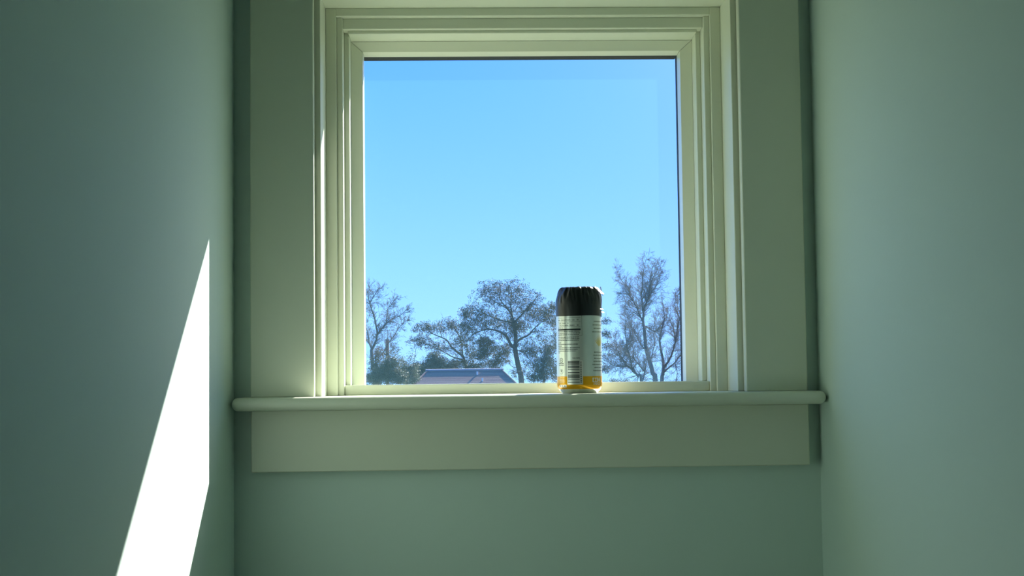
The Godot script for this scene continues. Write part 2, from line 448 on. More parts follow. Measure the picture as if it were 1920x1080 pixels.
# ------------------------------------------------------------------ the alcove
func make_room() -> void:
	var xl := -0.4363
	var xr := 0.4139
	var back := 3.7
	var top := 2.56
	var o := setting("wall_left", "pale green-grey painted side wall with a sunlit streak")
	board("plaster", Vector3(xl - 0.12, -0.1, -0.25), Vector3(xl, top + 0.1, back), wall_paint, o)
	o = setting("wall_right", "pale green-grey painted side wall in soft shade")
	board("plaster", Vector3(xr, -0.1, -0.25), Vector3(xr + 0.12, top + 0.1, back), wall_paint, o)
	o = setting("wall_back", "pale green-grey painted wall behind the viewer")
	board("plaster", Vector3(xl - 0.12, -0.1, back), Vector3(xr + 0.12, top + 0.1, back + 0.12), wall_paint, o)
	# the window wall: four blocks round the opening
	o = setting("wall_front", "pale green-grey painted window wall around the trim")
	var s := Shape.new()
	var zl := -0.25
	var hole := 0.322
	s.box(Vector3(xl, 0, zl), Vector3(xr, SILL - 0.03, 0), 0.0)
	s.box(Vector3(xl, SILL + 0.61, zl), Vector3(xr, top, 0), 0.0)
	s.box(Vector3(xl, SILL - 0.03, zl), Vector3(MID - hole, SILL + 0.61, 0), 0.0)
	s.box(Vector3(MID + hole, SILL - 0.03, zl), Vector3(xr, SILL + 0.61, 0), 0.0)
	put("plaster", s, wall_paint, o)
	o = setting("ceiling", "pale painted alcove ceiling")
	board("plaster", Vector3(xl - 0.12, top, -0.25), Vector3(xr + 0.12, top + 0.12, back + 0.12), wall_paint, o)
	o = setting("floor", "dark oak plank floor of the alcove")
	board("slab", Vector3(xl - 0.12, -0.14, -0.25), Vector3(xr + 0.12, -0.02, back + 0.12), plain(lin(0.3, 0.28, 0.24), 0.8), o)
	var oak := speckled(lin(0.14, 0.09, 0.05), lin(0.20, 0.13, 0.08), 0.45, 3.0, 0.01, 4)
	for k in 7:
		var w := (xr - xl) / 7.0
		board("plank", Vector3(xl + w * k + 0.0006, -0.02, 0.0), Vector3(xl + w * (k + 1) - 0.0006, 0.0, back), oak, o, 0.001)


# ------------------------------------------------------------------ the window: jambs, stepped stops, mitred sash, pane
func make_window() -> void:
	var w := setting("window_1", "square cream-painted fixed window with stepped stops and one clear pane")
	var y := SILL
	for s in [-1.0, 1.0]:
		side(w, "jamb", s, 0.303, 0.322, 0.0, 0.591, -0.17, -0.002)
		side(w, "stop", s, 0.287, 0.303, 0.0, 0.591, -0.17, -0.085)
		side(w, "stop", s, 0.278, 0.287, 0.0, 0.5785, -0.17, -0.093)
		side(w, "stop", s, 0.2703, 0.278, 0.0155, 0.562, -0.17, -0.125)
		side(w, "exterior_jamb", s, 0.2565, 0.322, -0.02, 0.61, -0.253, -0.206)
	var m := MID
	board("head_jamb", Vector3(m - 0.322, y + 0.591, -0.17), Vector3(m + 0.322, y + 0.61, -0.002), trim_paint, w)
	board("head_stop", Vector3(m - 0.287, y + 0.5785, -0.17), Vector3(m + 0.287, y + 0.591, -0.085), trim_paint, w)
	board("head_stop", Vector3(m - 0.278, y + 0.562, -0.17), Vector3(m + 0.278, y + 0.5785, -0.1), trim_paint, w)
	board("head_stop", Vector3(m - 0.2703, y + 0.557, -0.17), Vector3(m + 0.2703, y + 0.562, -0.11), trim_paint, w)
	board("bottom_stop", Vector3(m - 0.278, y, -0.154), Vector3(m + 0.278, y + 0.0155, -0.1), trim_paint, w, 0.0012)
	# the sash: four members mitred at the corners with a hairline joint, their faces sloping back to the glass
	var a := 0.2700
	var b := 0.2525
	var t0 := y + 0.5565
	var t1 := y + 0.5418
	var u0 := y + 0.0
	var u1 := y + 0.014
	var g := 0.0003
	for s in [-1.0, 1.0]:
		member(w, "sash_stile", Vector2(m + s * a, t0 - g), Vector2(m + s * a, u0 + g), Vector2(m + s * b, u1 + g), Vector2(m + s * b, t1 - g), Vector3(-s, 0, 0))
	member(w, "sash_rail", Vector2(m - a + g, t0), Vector2(m + a - g, t0), Vector2(m + b - g, t1), Vector2(m - b + g, t1), Vector3.DOWN)
	member(w, "sash_rail", Vector2(m - a + g, u0), Vector2(m + a - g, u0), Vector2(m + b - g, u1), Vector2(m - b + g, u1), Vector3.UP)
	# the pane, and the dark exterior cladding past it
	var glass := StandardMaterial3D.new()
	var tint := lin(0.30, 0.72, 1.0)              # faintly blue coated glass, a little dusty
	glass.albedo_color = Color(tint.r, tint.g, tint.b, 0.03)
	glass.roughness = 0.13
	glass.transparency = BaseMaterial3D.TRANSPARENCY_ALPHA
	var pane := Shape.new()
	pane.quad(Vector3(m - 0.26, y + 0.01, -0.19), Vector3(m + 0.26, y + 0.01, -0.19), Vector3(m + 0.26, y + 0.549, -0.19), Vector3(m - 0.26, y + 0.549, -0.19), Vector3.BACK)
	put("pane", pane, glass, w)
	var bronze := plain(lin(0.016, 0.013, 0.013), 0.8)
	board("exterior_head", Vector3(m - 0.256, y + 0.5458, -0.253), Vector3(m + 0.256, y + 0.61, -0.206), bronze, w)
	board("exterior_sill", Vector3(m - 0.256, y - 0.04, -0.29), Vector3(m + 0.256, y + 0.008, -0.206), bronze, w)


# one mitred member of the sash: its outer edge, its inner edge, and which way its inner edge faces
func member(w: Node3D, called: String, o0: Vector2, o1: Vector2, i1: Vector2, i0: Vector2, inward: Vector3) -> void:
	var zo := -0.161
	var zi := -0.170
	var zb := -0.205
	var s := Shape.new()
	var p := func(q: Vector2, z: float) -> Vector3: return Vector3(q.x, q.y, z)
	var wide := absf((i0 - o0).dot(Vector2(inward.x, inward.y)))
	s.quad(p.call(o0, zo), p.call(o1, zo), p.call(i1, zi), p.call(i0, zi), (Vector3.BACK * wide + inward * (zo - zi)).normalized())
	s.quad(p.call(i0, zi), p.call(i1, zi), p.call(i1, zb), p.call(i0, zb), inward)
	s.quad(p.call(o0, zo), p.call(o1, zo), p.call(o1, zb), p.call(o0, zb), -inward)
	s.quad(p.call(o0, zb), p.call(o1, zb), p.call(i1, zb), p.call(i0, zb), Vector3.FORWARD)
	var along := (o1 - o0).normalized()
	s.quad(p.call(o0, zo), p.call(i0, zi), p.call(i0, zb), p.call(o0, zb), Vector3(-along.x, -along.y, 0))
	s.quad(p.call(o1, zo), p.call(i1, zi), p.call(i1, zb), p.call(o1, zb), Vector3(along.x, along.y, 0))
	put(called, s, sash_paint, w)


func side(w: Node3D, called: String, s: float, a: float, b: float, y0: float, y1: float, z0: float, z1: float) -> void:
	var x0 := MID + s * a
	var x1 := MID + s * b
	var m := trim_paint if not called.begins_with("exterior") else plain(lin(0.016, 0.013, 0.013), 0.8)
	board(called, Vector3(minf(x0, x1), SILL + y0, z0), Vector3(maxf(x0, x1), SILL + y1, z1), m, w)


# ------------------------------------------------------------------ casings, stool, apron
func make_trims() -> void:
	var y := SILL
	var o := setting("trim_1", "flat cream casing board on the sunlit side of the window")
	board("casing", Vector3(-0.4097, y + 0.0, 0.0005), Vector3(-0.3186, y + 0.6, 0.02), trim_paint, o, 0.0012)
	o = setting("trim_2", "flat cream casing board on the shaded side of the window")
	board("casing", Vector3(0.3042, y + 0.0, 0.0005), Vector3(0.3935, y + 0.6, 0.02), trim_paint, o, 0.0012)
	o = setting("trim_3", "flat cream head casing above the window")
	board("casing", Vector3(-0.4097, y + 0.6, 0.0005), Vector3(0.3935, y + 0.692, 0.02), trim_paint, o, 0.0012)
	o = setting("trim_4", "cream window stool with rounded nosing and rounded ends")
	put("stool", stool_shape(-0.4312, 0.4115, 0.0005, 0.0656, y - 0.0188, y), trim_paint, o)
	board("stool_tongue", Vector3(MID - 0.303, y - 0.0188, -0.2), Vector3(MID + 0.303, y, 0.002), trim_paint, o, 0.0)
	o = setting("trim_5", "flat cream apron board under the window stool")
	board("apron", Vector3(-0.409, y - 0.107, 0.0005), Vector3(0.394, y - 0.019, 0.02), trim_paint, o, 0.0012)


func stool_shape(x0: float, x1: float, z0: float, z1: float, y0: float, y1: float) -> Shape:
	var s := Shape.new()
	var r := (y1 - y0) / 2
	var mid := (y0 + y1) / 2
	var plan := []
	var out := []
	var cr := 0.004
	for p in [[x0 + r, z0, -1.0, 0.0]]:
		plan.append(Vector2(p[0], p[1])); out.append(Vector2(p[2], p[3]))
	for k in 7:
		var a := PI / 2 * k / 6
		plan.append(Vector2(x0 + r + cr - cr * cos(a), z1 - r - cr + cr * sin(a))); out.append(Vector2(-cos(a), sin(a)))
	for k in 7:
		var a := PI / 2 * k / 6
		plan.append(Vector2(x1 - r - cr + cr * sin(a), z1 - r - cr + cr * cos(a))); out.append(Vector2(sin(a), cos(a)))
	plan.append(Vector2(x1 - r, z0)); out.append(Vector2(1, 0))
	var rows := []
	for k in 13:
		var t := PI * k / 12 - PI / 2
		var row := []
		for j in plan.size():
			var q: Vector2 = plan[j] + out[j] * r * cos(t)
			row.append(Vector3(q.x, mid + r * sin(t), q.y))
		rows.append(row)
	s.skin(rows, false)
	s.poly(rows[12], Vector3.UP)
	s.poly(rows[0], Vector3.DOWN)
	return s


# ------------------------------------------------------------------ outdoors
func make_garden() -> void:
	var grass := speckled(lin(0.10, 0.12, 0.045), lin(0.22, 0.20, 0.10), 0.95, 0.2, 0.02, 5)
	var o := setting("ground", "winter lawn far below the window")
	board("lawn", Vector3(-400, GROUND - 0.5, -700), Vector3(400, GROUND, 30), grass, o)


func make_house() -> void:
	# a hipped roof whose ridge stands level with the window
	var x0 := -2.97
	var x1 := 2.61
	var ridge := 2.16
	var drop := 3.4
	var deep := 1.75          # run of the front and back slopes over their drop
	var z := -110.0
	var o := thing("house", Vector3(0, GROUND, z), "neighbour's house with a hipped purple-grey shingle roof below the oaks", "house")
	var e := ridge - drop - GROUND
	var rh := ridge - GROUND
	var brick := speckled(lin(0.20, 0.09, 0.06), lin(0.33, 0.16, 0.11), 0.9, 1.5)
	board("wall", Vector3(x0 - drop + 0.4, 0, -drop * deep + 0.4), Vector3(x1 + drop - 0.4, e, drop * deep - 0.4), brick, o, 0.0)
	var tones := []
	for t in [[0.20, 0.105, 0.085, 0.40, 0.215, 0.165], [0.17, 0.09, 0.075, 0.36, 0.19, 0.15], [0.23, 0.12, 0.095, 0.44, 0.24, 0.185]]:
		tones.append(speckled(lin(t[0], t[1], t[2]), lin(t[3], t[4], t[5]), 0.9, 0.45, 0.12, 3))
	var deck := Shape.new()
	var q := drop
	var a := Vector3(x0, rh - 0.03, 0)
	var b := Vector3(x1, rh - 0.03, 0)
	var c := [Vector3(x0 - q, e, q * deep), Vector3(x1 + q, e, q * deep), Vector3(x1 + q, e, -q * deep), Vector3(x0 - q, e, -q * deep)]
	deck.poly([a, b, c[1], c[0]], Vector3(0, deep, 1).normalized())
	deck.poly([b, a, c[3], c[2]], Vector3(0, deep, -1).normalized())
	deck.poly([a, c[0], c[3]], Vector3(-1, 1, 0).normalized())
	deck.poly([b, c[2], c[1]], Vector3(1, 1, 0).normalized())
	deck.poly(c, Vector3.DOWN)
	var roof := put("roof", deck, tones[1], o)
	# shingle courses: butt edges stand proud of the course below
	var rows := 34
	for k in rows:
		var f0 := float(k) / rows
		var f1 := float(k + 1) / rows
		var s := Shape.new()
		var y0 := rh - drop * f0
		var y1 := rh - drop * f1
		var up := 0.006
		for way in [0, 1, 2, 3]:
			var p0: Vector3
			var p1: Vector3
			var p2: Vector3
			var p3: Vector3
			var nn: Vector3
			match way:
				0:
					p0 = Vector3(x0 - drop * f0, y0, deep * drop * f0); p1 = Vector3(x1 + drop * f0, y0, deep * drop * f0)
					p2 = Vector3(x1 + drop * f1, y1, deep * drop * f1); p3 = Vector3(x0 - drop * f1, y1, deep * drop * f1); nn = Vector3(0, deep, 1)
				1:
					p0 = Vector3(x0 - drop * f0, y0, -deep * drop * f0); p1 = Vector3(x1 + drop * f0, y0, -deep * drop * f0)
					p2 = Vector3(x1 + drop * f1, y1, -deep * drop * f1); p3 = Vector3(x0 - drop * f1, y1, -deep * drop * f1); nn = Vector3(0, deep, -1)
				2:
					p0 = Vector3(x0 - drop * f0, y0, -deep * drop * f0); p1 = Vector3(x0 - drop * f0, y0, deep * drop * f0)
					p2 = Vector3(x0 - drop * f1, y1, deep * drop * f1); p3 = Vector3(x0 - drop * f1, y1, -deep * drop * f1); nn = Vector3(-1, 1, 0)
				_:
					p0 = Vector3(x1 + drop * f0, y0, -deep * drop * f0); p1 = Vector3(x1 + drop * f0, y0, deep * drop * f0)
					p2 = Vector3(x1 + drop * f1, y1, deep * drop * f1); p3 = Vector3(x1 + drop * f1, y1, -deep * drop * f1); nn = Vector3(1, 1, 0)
			nn = nn.normalized()
			s.quad(p0, p1, p2 + nn * up, p3 + nn * up, nn)
			s.quad(p3, p2, p2 + nn * up, p3 + nn * up, Vector3(nn.x, -nn.y, nn.z))
		put("shingle_course", s, tones[k % 3 if k % 5 else 1], roof)
	var cap := Shape.new()
	cap.tube(PackedVector3Array([Vector3(x0 - 0.15, rh + 0.02, 0), Vector3(x1 + 0.15, rh + 0.02, 0)]), PackedFloat32Array([0.1, 0.1]), 6, true)
	put("ridge_cap", cap, plain(lin(0.30, 0.27, 0.32), 0.8), roof)
	for s in [[x0, -1.0], [x1, 1.0]]:
		for d in [-1.0, 1.0]:
			var hip := Shape.new()
			hip.tube(PackedVector3Array([Vector3(s[0], rh, 0), Vector3(s[0] + s[1] * drop, e, d * drop * deep)]), PackedFloat32Array([0.09, 0.09]), 6, true)
			put("hip_cap", hip, tones[1], roof)
	for p in [[0.78, 0.32], [1.15, 0.82]]:
		var pipe := Shape.new()
		var foot := Vector3(p[0], rh - p[1], p[1] * deep)
		pipe.tube(PackedVector3Array([foot - Vector3(0, 0.1, 0), foot + Vector3(0, 0.22, 0)]), PackedFloat32Array([0.07, 0.07]), 8, true)
		put("vent_pipe", pipe, plain(lin(0.7, 0.68, 0.7), 0.4), roof)


func make_chimney() -> void:
	var o := thing("chimney", Vector3(-7.58, GROUND, -140), "narrow brick chimney with a thin mast standing behind the bushes", "chimney")
	var top := 5.42 - GROUND
	board("stack", Vector3(-0.16, 0, -0.3), Vector3(0.14, top - 0.15, 0.3), speckled(lin(0.16, 0.07, 0.06), lin(0.26, 0.13, 0.11), 0.9, 1.5), o, 0.01)
	board("cap", Vector3(-0.2, top - 0.15, -0.34), Vector3(0.18, top, 0.34), plain(lin(0.16, 0.12, 0.14), 0.9), o, 0.02)
	var s := Shape.new()
	s.tube(PackedVector3Array([Vector3(0.03, top - 0.1, 0), Vector3(0.03, top + 0.9, 0)]), PackedFloat32Array([0.03, 0.03]), 6, true)
	put("mast", s, plain(lin(0.15, 0.15, 0.16), 0.5), o)
	s = Shape.new()
	s.tube(PackedVector3Array([Vector3(-0.93, top + 0.88, 0), Vector3(0.25, top + 0.87, 0)]), PackedFloat32Array([0.014, 0.014]), 5, true)
	put("antenna_rod", s, plain(lin(0.15, 0.15, 0.16), 0.5), o)


# ------------------------------------------------------------------ trees
func make_trees() -> void:
	var bark := speckled(lin(0.07, 0.07, 0.065), lin(0.16, 0.15, 0.14), 0.9, 2.0, 0.05, 4)
	var pale_bark := speckled(lin(0.10, 0.105, 0.105), lin(0.21, 0.215, 0.215), 0.9, 2.0, 0.05, 4)
	var leaf := plain(Color.WHITE, 0.6)
	leaf.vertex_color_use_as_albedo = true
	leaf.backlight_enabled = true
	leaf.backlight = Color(0.5, 0.5, 0.4)
	var what := {
		"bare_left": ["bare_tree", "slender bare tree at the window's edge above the bushes", 3, 0.6],
		"bare_right": ["bare_tree", "tallest bare tree, its trunk leaning beside the can", 3, 0.85],
		"bare_fork": ["bare_tree", "bare forked tree cut by the window's shaded edge", 3, 0.85],
		"bare_multi": ["bare_tree", "low bare tree spreading many stems next to the can", 3, 0.8],
		"oak": ["oak_tree", "largest oak, thick trunk and thin blue-green leaves, beside the roof", 3, 0.8],
		"oak_arch": ["oak_tree", "smaller oak arching its limbs over the shingle roof", 3, 0.8],
		"tree_can": ["leafy_tree", "sparse leafy tree mostly hidden behind the can", 2, 0.8],
		"evergreen_right": ["evergreen_tree", "dark dense evergreen between the large oak and the can", 2, 0.5],
		"evergreen_mid": ["evergreen_tree", "rounded olive evergreen at the roof's hip", 2, 0.5],
		"bush_left": ["bush", "olive bush under the slender bare tree at the window's corner", 2, 0.5],
		"bush_mid": ["bush", "low olive bush between the corner bush and the roof", 2, 0.5],
	}
	for k in TREES:
		var d: Dictionary = TREES[k]
		var w: Array = what[k]
		var o := thing(w[0], d.at, w[1], "bush" if w[0] == "bush" else "tree")
		grow(o, d, pale_bark if w[0] == "bare_tree" else bark, leaf, w[2], w[3])


func grow(o: Node3D, d: Dictionary, bark: Material, leaf: Material, depth: int, reach: float) -> void:
	var trunk := Shape.new()
	var twigs := Shape.new()
	var ends := PackedVector3Array()
	for l in d.limbs:
		var pts := PackedVector3Array()
		var raw: Array = l[2]
		for k in range(0, raw.size(), 3):
			pts.append(Vector3(raw[k], raw[k + 1], raw[k + 2]))
		pts = smoothed(pts)
		var rad := PackedFloat32Array()
		for k in pts.size():
			rad.append(lerpf(l[0], l[1], pow(float(k) / (pts.size() - 1), 0.8)))
		trunk.tube(pts, rad, 7)
		# side branches all along the limb, starting above the bare lower trunk
		var length := 0.0
		for k in range(1, pts.size()):
			length += pts[k].distance_to(pts[k - 1])
		for k in range(1, pts.size()):
			if rad[k] > 0.2 or pts[k].y < 5.2:
				continue
			var along := (pts[k] - pts[k - 1]).normalized()
			var n := 3 if d.clumps.is_empty() and rad[k] < 0.09 else 1
			for j in n:
				branch(twigs, ends, pts[k].lerp(pts[k - 1], rng.randf()), along, minf(rad[k] * 0.5, 0.022), reach * rng.randf_range(0.6, 1.5) * (1.0 - 0.55 * k / pts.size()), depth)
	put("trunk", trunk, bark, o)
	if twigs.v.size():
		put("twigs", twigs, bark, o).set_meta("kind", "stuff")
	if d.clumps:
		put("foliage", foliage(d.clumps, o.position.z), leaf, o).set_meta("kind", "stuff")


func smoothed(p: PackedVector3Array) -> PackedVector3Array:
	var out := PackedVector3Array()
	for k in p.size() - 1:
		var a := p[maxi(k - 1, 0)]
		var b := p[mini(k + 2, p.size() - 1)]
		for t in [0.0, 0.34, 0.67]:
			var q: Vector3 = p[k].cubic_interpolate(p[k + 1], a, b, t)
			if t > 0:
				q += Vector3(rng.randfn(0, 0.015), rng.randfn(0, 0.015), rng.randfn(0, 0.015))
			out.append(q)
	out.append(p[p.size() - 1])
	return out


func branch(s: Shape, ends: PackedVector3Array, at: Vector3, along: Vector3, r: float, length: float, depth: int) -> void:
	var around := along.cross(Vector3(rng.randfn(), rng.randfn(), rng.randfn())).normalized()
	var dir := along.rotated(around, rng.randf_range(0.35, 1.05))
	dir = (dir + Vector3(0, 0.10, 0)).normalized()
	var steps := 4 if depth > 1 else 3
	var pts := PackedVector3Array([at])
	var rad := PackedFloat32Array([r])
	var p := at
	for k in steps:
		dir = (dir + Vector3(rng.randfn(0, 0.09), rng.randfn(0.0, 0.08), rng.randfn(0, 0.09))).normalized()
		p += dir * length / steps
		pts.append(p)
		rad.append(maxf(lerpf(r, 0.004, float(k + 1) / steps), 0.004))
	s.tube(pts, rad, 3)
	ends.append(p)
	if depth <= 1:
		return
	var n := 4
	for k in n:
		var f := rng.randf_range(0.2, 1.0) * steps
		var i := mini(int(f), steps - 1)
		branch(s, ends, pts[i].lerp(pts[i + 1], f - i), (pts[i + 1] - pts[i]).normalized(), maxf(rad[i] * 0.6, 0.006), length * rng.randf_range(0.42, 0.75), depth - 1)


func foliage(clumps: Array, z: float) -> Shape:
	var tones := [
		[Color(0.045, 0.06, 0.05), Color(0.095, 0.09, 0.06)],
		[Color(0.045, 0.06, 0.04), Color(0.08, 0.085, 0.05)],
		[Color(0.08, 0.085, 0.04), Color(0.17, 0.14, 0.075)],
		[Color(0.025, 0.04, 0.03), Color(0.06, 0.075, 0.045)],
		[Color(0.07, 0.085, 0.045), Color(0.25, 0.24, 0.15)],
		[Color(0.12, 0.09, 0.06), Color(0.2, 0.15, 0.1)],
	]
	var v := PackedVector3Array()
	var n := PackedVector3Array()
	var col := PackedColorArray()
	var idx := PackedInt32Array()
	var px := (2.15 - z) / 2766.0
	var lumps := FastNoiseLite.new()
	lumps.seed = 9
	lumps.frequency = 1.0
	for c in clumps:
		var mid := Vector3(c[0], c[1], c[2])
		var size := Vector3(c[3], c[4], (c[3] + c[4]) / 2)
		# leaves sit in small sprays, so that gaps of sky stay between them
		var count: int = c[5]
		var sprays := maxi(6, count / 14)
		for k in sprays:
			var q := Vector3(rng.randfn(), rng.randfn(), rng.randfn()).normalized()
			q *= pow(rng.randf(), 0.45) * (1.0 + 0.6 * lumps.get_noise_3dv(q * 1.6 + mid * 3.0)) * (1.1 if rng.randf() < 0.15 else 1.0)
			var heart := mid + q * size
			var tone := rng.randf()
			for j in 14:
				var p := heart + Vector3(rng.randfn(), rng.randfn() * 0.8, rng.randfn()) * px * 2.2
				var f := Vector3(rng.randfn(), rng.randfn(), rng.randfn()).normalized()
				var a := f.cross(Vector3(rng.randfn(), rng.randfn(), rng.randfn())).normalized()
				var b := f.cross(a)
				var ll := rng.randf_range(0.7, 1.25) * px * 1.0
				var ww := ll * 0.55
				var at := v.size()
				v.append_array([p - a * ll, p + b * ww, p + a * ll, p - b * ww])
				n.append_array([f, f, f, f])
				var t: Color = tones[c[6]][0].lerp(tones[c[6]][1], clampf(tone * 0.7 + rng.randf() * 0.3, 0, 1))
				col.append_array([t, t, t, t])
				idx.append_array([at, at + 1, at + 2, at, at + 2, at + 3])
	var s := Shape.new()
	s.v = v
	s.n = n
	s.col = col
	s.i = idx
	return s


# ------------------------------------------------------------------ the can
const CAN_R := 0.0330
const LABEL_TOP := 0.118
const LABEL_LOW := 0.0075
const GLYPHS := {"A": "25755", "B": "65656", "C": "34443", "D": "65556", "E": "74647", "F": "74644", "G": "34553", "H": "55755", "I": "72227", "L": "44447", "N": "65555", "O": "25552", "P": "65644", "R": "65655", "S": "34216", "T": "72222", "U": "55557", "X": "55255", "Y": "55222", "V": "55552", "Z": "71247", "0": "75557", "1": "26227", "<": "12421", "%": "51245"}


func make_can() -> void:
	var o := thing("drink_can", Vector3(0.0666, SILL, -0.033), "white and yellow drinks can wrapped in black plastic at the top", "can")
	o.scale = Vector3.ONE * 1.012
	# the printed wall of the can
	var seg := 72
	var rows := []
	var uvs := []
	for p in [[CAN_R - 0.0022, LABEL_LOW - 0.0015], [CAN_R - 0.0005, LABEL_LOW + 0.002], [CAN_R, LABEL_LOW + 0.006], [CAN_R, 0.06], [CAN_R, LABEL_TOP]]:
		var row := []
		var ur := []
		for k in seg + 1:
			var a := TAU * k / seg - PI
			row.append(Vector3(sin(a) * p[0], p[1], cos(a) * p[0]))
			ur.append(Vector2(float(k) / seg, clampf((LABEL_TOP - p[1]) / LABEL_TOP, 0, 1)))
		rows.append(row)
		uvs.append(ur)
	var s := Shape.new()
	s.skin(rows, false, uvs)
	var m := plain(Color.WHITE, 0.24)
	m.albedo_texture = ImageTexture.create_from_image(label_print())
	m.metallic = 0.45
	var wall := put("printed_wall", s, m, o)
	wall.set_meta("label", "white can wall with fine print, a barcode and a yellow band")
	# bare aluminium foot
	s = Shape.new()
	rows = []
	for p in [[0.0, 0.006], [0.018, 0.0035], [0.0225, 0.0012], [0.0238, 0.0], [0.0252, 0.0004], [0.0272, 0.0022], [0.0294, 0.0042], [CAN_R - 0.0022, LABEL_LOW - 0.0013]]:
		var row := []
		for k in seg:
			var a := TAU * k / seg
			row.append(Vector3(sin(a) * p[0], p[1], cos(a) * p[0]))
		rows.append(row)
	s.skin(rows, true)
	var alu := plain(lin(0.86, 0.87, 0.85), 0.25)
	alu.metallic = 1.0
	put("foot", s, alu, o).set_meta("label", "bare aluminium foot")
	# the shoulder and lid under the wrapping
	s = Shape.new()
	rows = []
	for p in [[CAN_R, LABEL_TOP], [0.0326, 0.124], [0.0312, 0.133], [0.0285, 0.141], [0.0262, 0.147], [0.0260, 0.1490], [0.0245, 0.1490], [0.0235, 0.146], [0.0, 0.146]]:
		var row := []
		for k in seg:
			var a := TAU * k / seg
			row.append(Vector3(sin(a) * p[0], p[1], cos(a) * p[0]))
		rows.append(row)
	s.skin(rows, true)
	put("shoulder", s, alu, o)
	put("wrapping", wrap_shape(), black_plastic(), o).set_meta("label", "crumpled black plastic pulled over the can's top")
	var flap := put("wrapping_fold", fold_shape(), black_plastic(), o)
	flap.set_meta("label", "loose fold of the black plastic")


func black_plastic() -> StandardMaterial3D:
	var m := plain(lin(0.010, 0.011, 0.013), 0.34)
	return m


func wrap_shape() -> Shape:
	var s := Shape.new()
	var seg := 160
	var prof := [[0.0338, 0.1118], [0.0339, 0.116], [0.0339, 0.122], [0.0338, 0.128], [0.0336, 0.132], [0.0332, 0.136], [0.0325, 0.1395], [0.0316, 0.143], [0.0305, 0.1462], [0.0293, 0.149], [0.0281, 0.1513], [0.0267, 0.153], [0.0250, 0.1541], [0.0225, 0.1545], [0.0185, 0.1543], [0.012, 0.154], [0.0, 0.1538]]
	var rows := []
	var f := FastNoiseLite.new()
	f.seed = 4
	f.frequency = 1.0
	f.fractal_octaves = 2
	for y in prof.size():
		var row := []
		var high := clampf((prof[y][1] - 0.126) / 0.024, 0, 1)
		for k in seg:
			var a := TAU * k / seg
			var d := Vector3(sin(a), 0, cos(a))
			# small gathers under the rim, a few slanting creases lower down
			var pleat := f.get_noise_3d(d.x * 6.5, prof[y][1] * 45.0, d.z * 6.5)
			var crease := absf(f.get_noise_3d(d.x * 2.0 + 7.0, prof[y][1] * 60.0 + a * 0.9, d.z * 2.0))
			var r: float = prof[y][0] + high * pleat * lerpf(0.0008, 0.0022, maxf(0.0, cos(a + 0.4))) - crease * lerpf(0.0003, 0.0012, high)
			# the side that faces the sun is pulled out square
			var square := pow(maxf(0.0, cos(a - 1.35)), 3.0) * high * 0.0032
			r = maxf(r + (square if y < prof.size() - 3 else 0.0), 0.0)
			if y == prof.size() - 1:
				r = 0.0
			var yy: float = prof[y][1] + pleat * 0.0006 * high + (0.0004 * sin(a * 3.0) if y == 0 else 0.0)
			row.append(d * r + Vector3(0, yy, 0))
		rows.append(row)
	s.skin(rows, true)
	return s


func fold_shape() -> Shape:
	# folds of the plastic that stand off on the sunny side: thin slabs that face up and out
	var s := Shape.new()
	slab(s, Vector3(0.0292, 0.1470, 0.0145), Vector3(0.534, 0.744, 0.394), [Vector2(-0.0100, -0.0012), Vector2(-0.0080, 0.0012), Vector2(0.0030, 0.0040), Vector2(0.0078, 0.0030), Vector2(0.0060, -0.0036), Vector2(-0.0030, -0.0030)])
	slab(s, Vector3(0.0318, 0.1500, 0.0030), Vector3(0.92, 0.25, 0.30), [Vector2(-0.0048, -0.0020), Vector2(-0.0050, 0.0032), Vector2(0.0066, 0.0040), Vector2(0.0092, 0.0010), Vector2(0.0030, -0.0022)])
	slab(s, Vector3(0.0325, 0.1205, 0.0105), Vector3(0.55, 0.73, 0.40), [Vector2(-0.0006, -0.0052), Vector2(-0.0012, -0.0010), Vector2(-0.0002, 0.0040), Vector2(0.0010, 0.0012), Vector2(0.0008, -0.0034)])
	slab(s, Vector3(0.0338, 0.1165, 0.0050), Vector3(0.534, 0.744, 0.394), [Vector2(-0.0008, -0.0036), Vector2(-0.0010, 0.0024), Vector2(0.0008, 0.0036), Vector2(0.0008, -0.0020)])
	return s


func slab(s: Shape, at: Vector3, facing: Vector3, outline: Array) -> void:
	# a flat piece 0.5 mm thick; outline x runs down its slope, y across
	facing = facing.normalized()
	var across := facing.cross(Vector3.UP).normalized()
	var down := facing.cross(across).normalized()
	if down.y > 0:
		down = -down
	var a := []
	var b := []
	for q in outline:
		var p: Vector3 = at + facing * 0.0018 + down * q.x - across * q.y
		a.append(p)
		b.append(p - facing * 0.0005)
	s.poly(a, facing)
	s.poly(b, -facing)
	for k in a.size():
		var n: int = (k + 1) % a.size()
		s.quad(a[k], a[n], b[n], b[k], (a[k] + a[n] - at * 2.0).normalized())


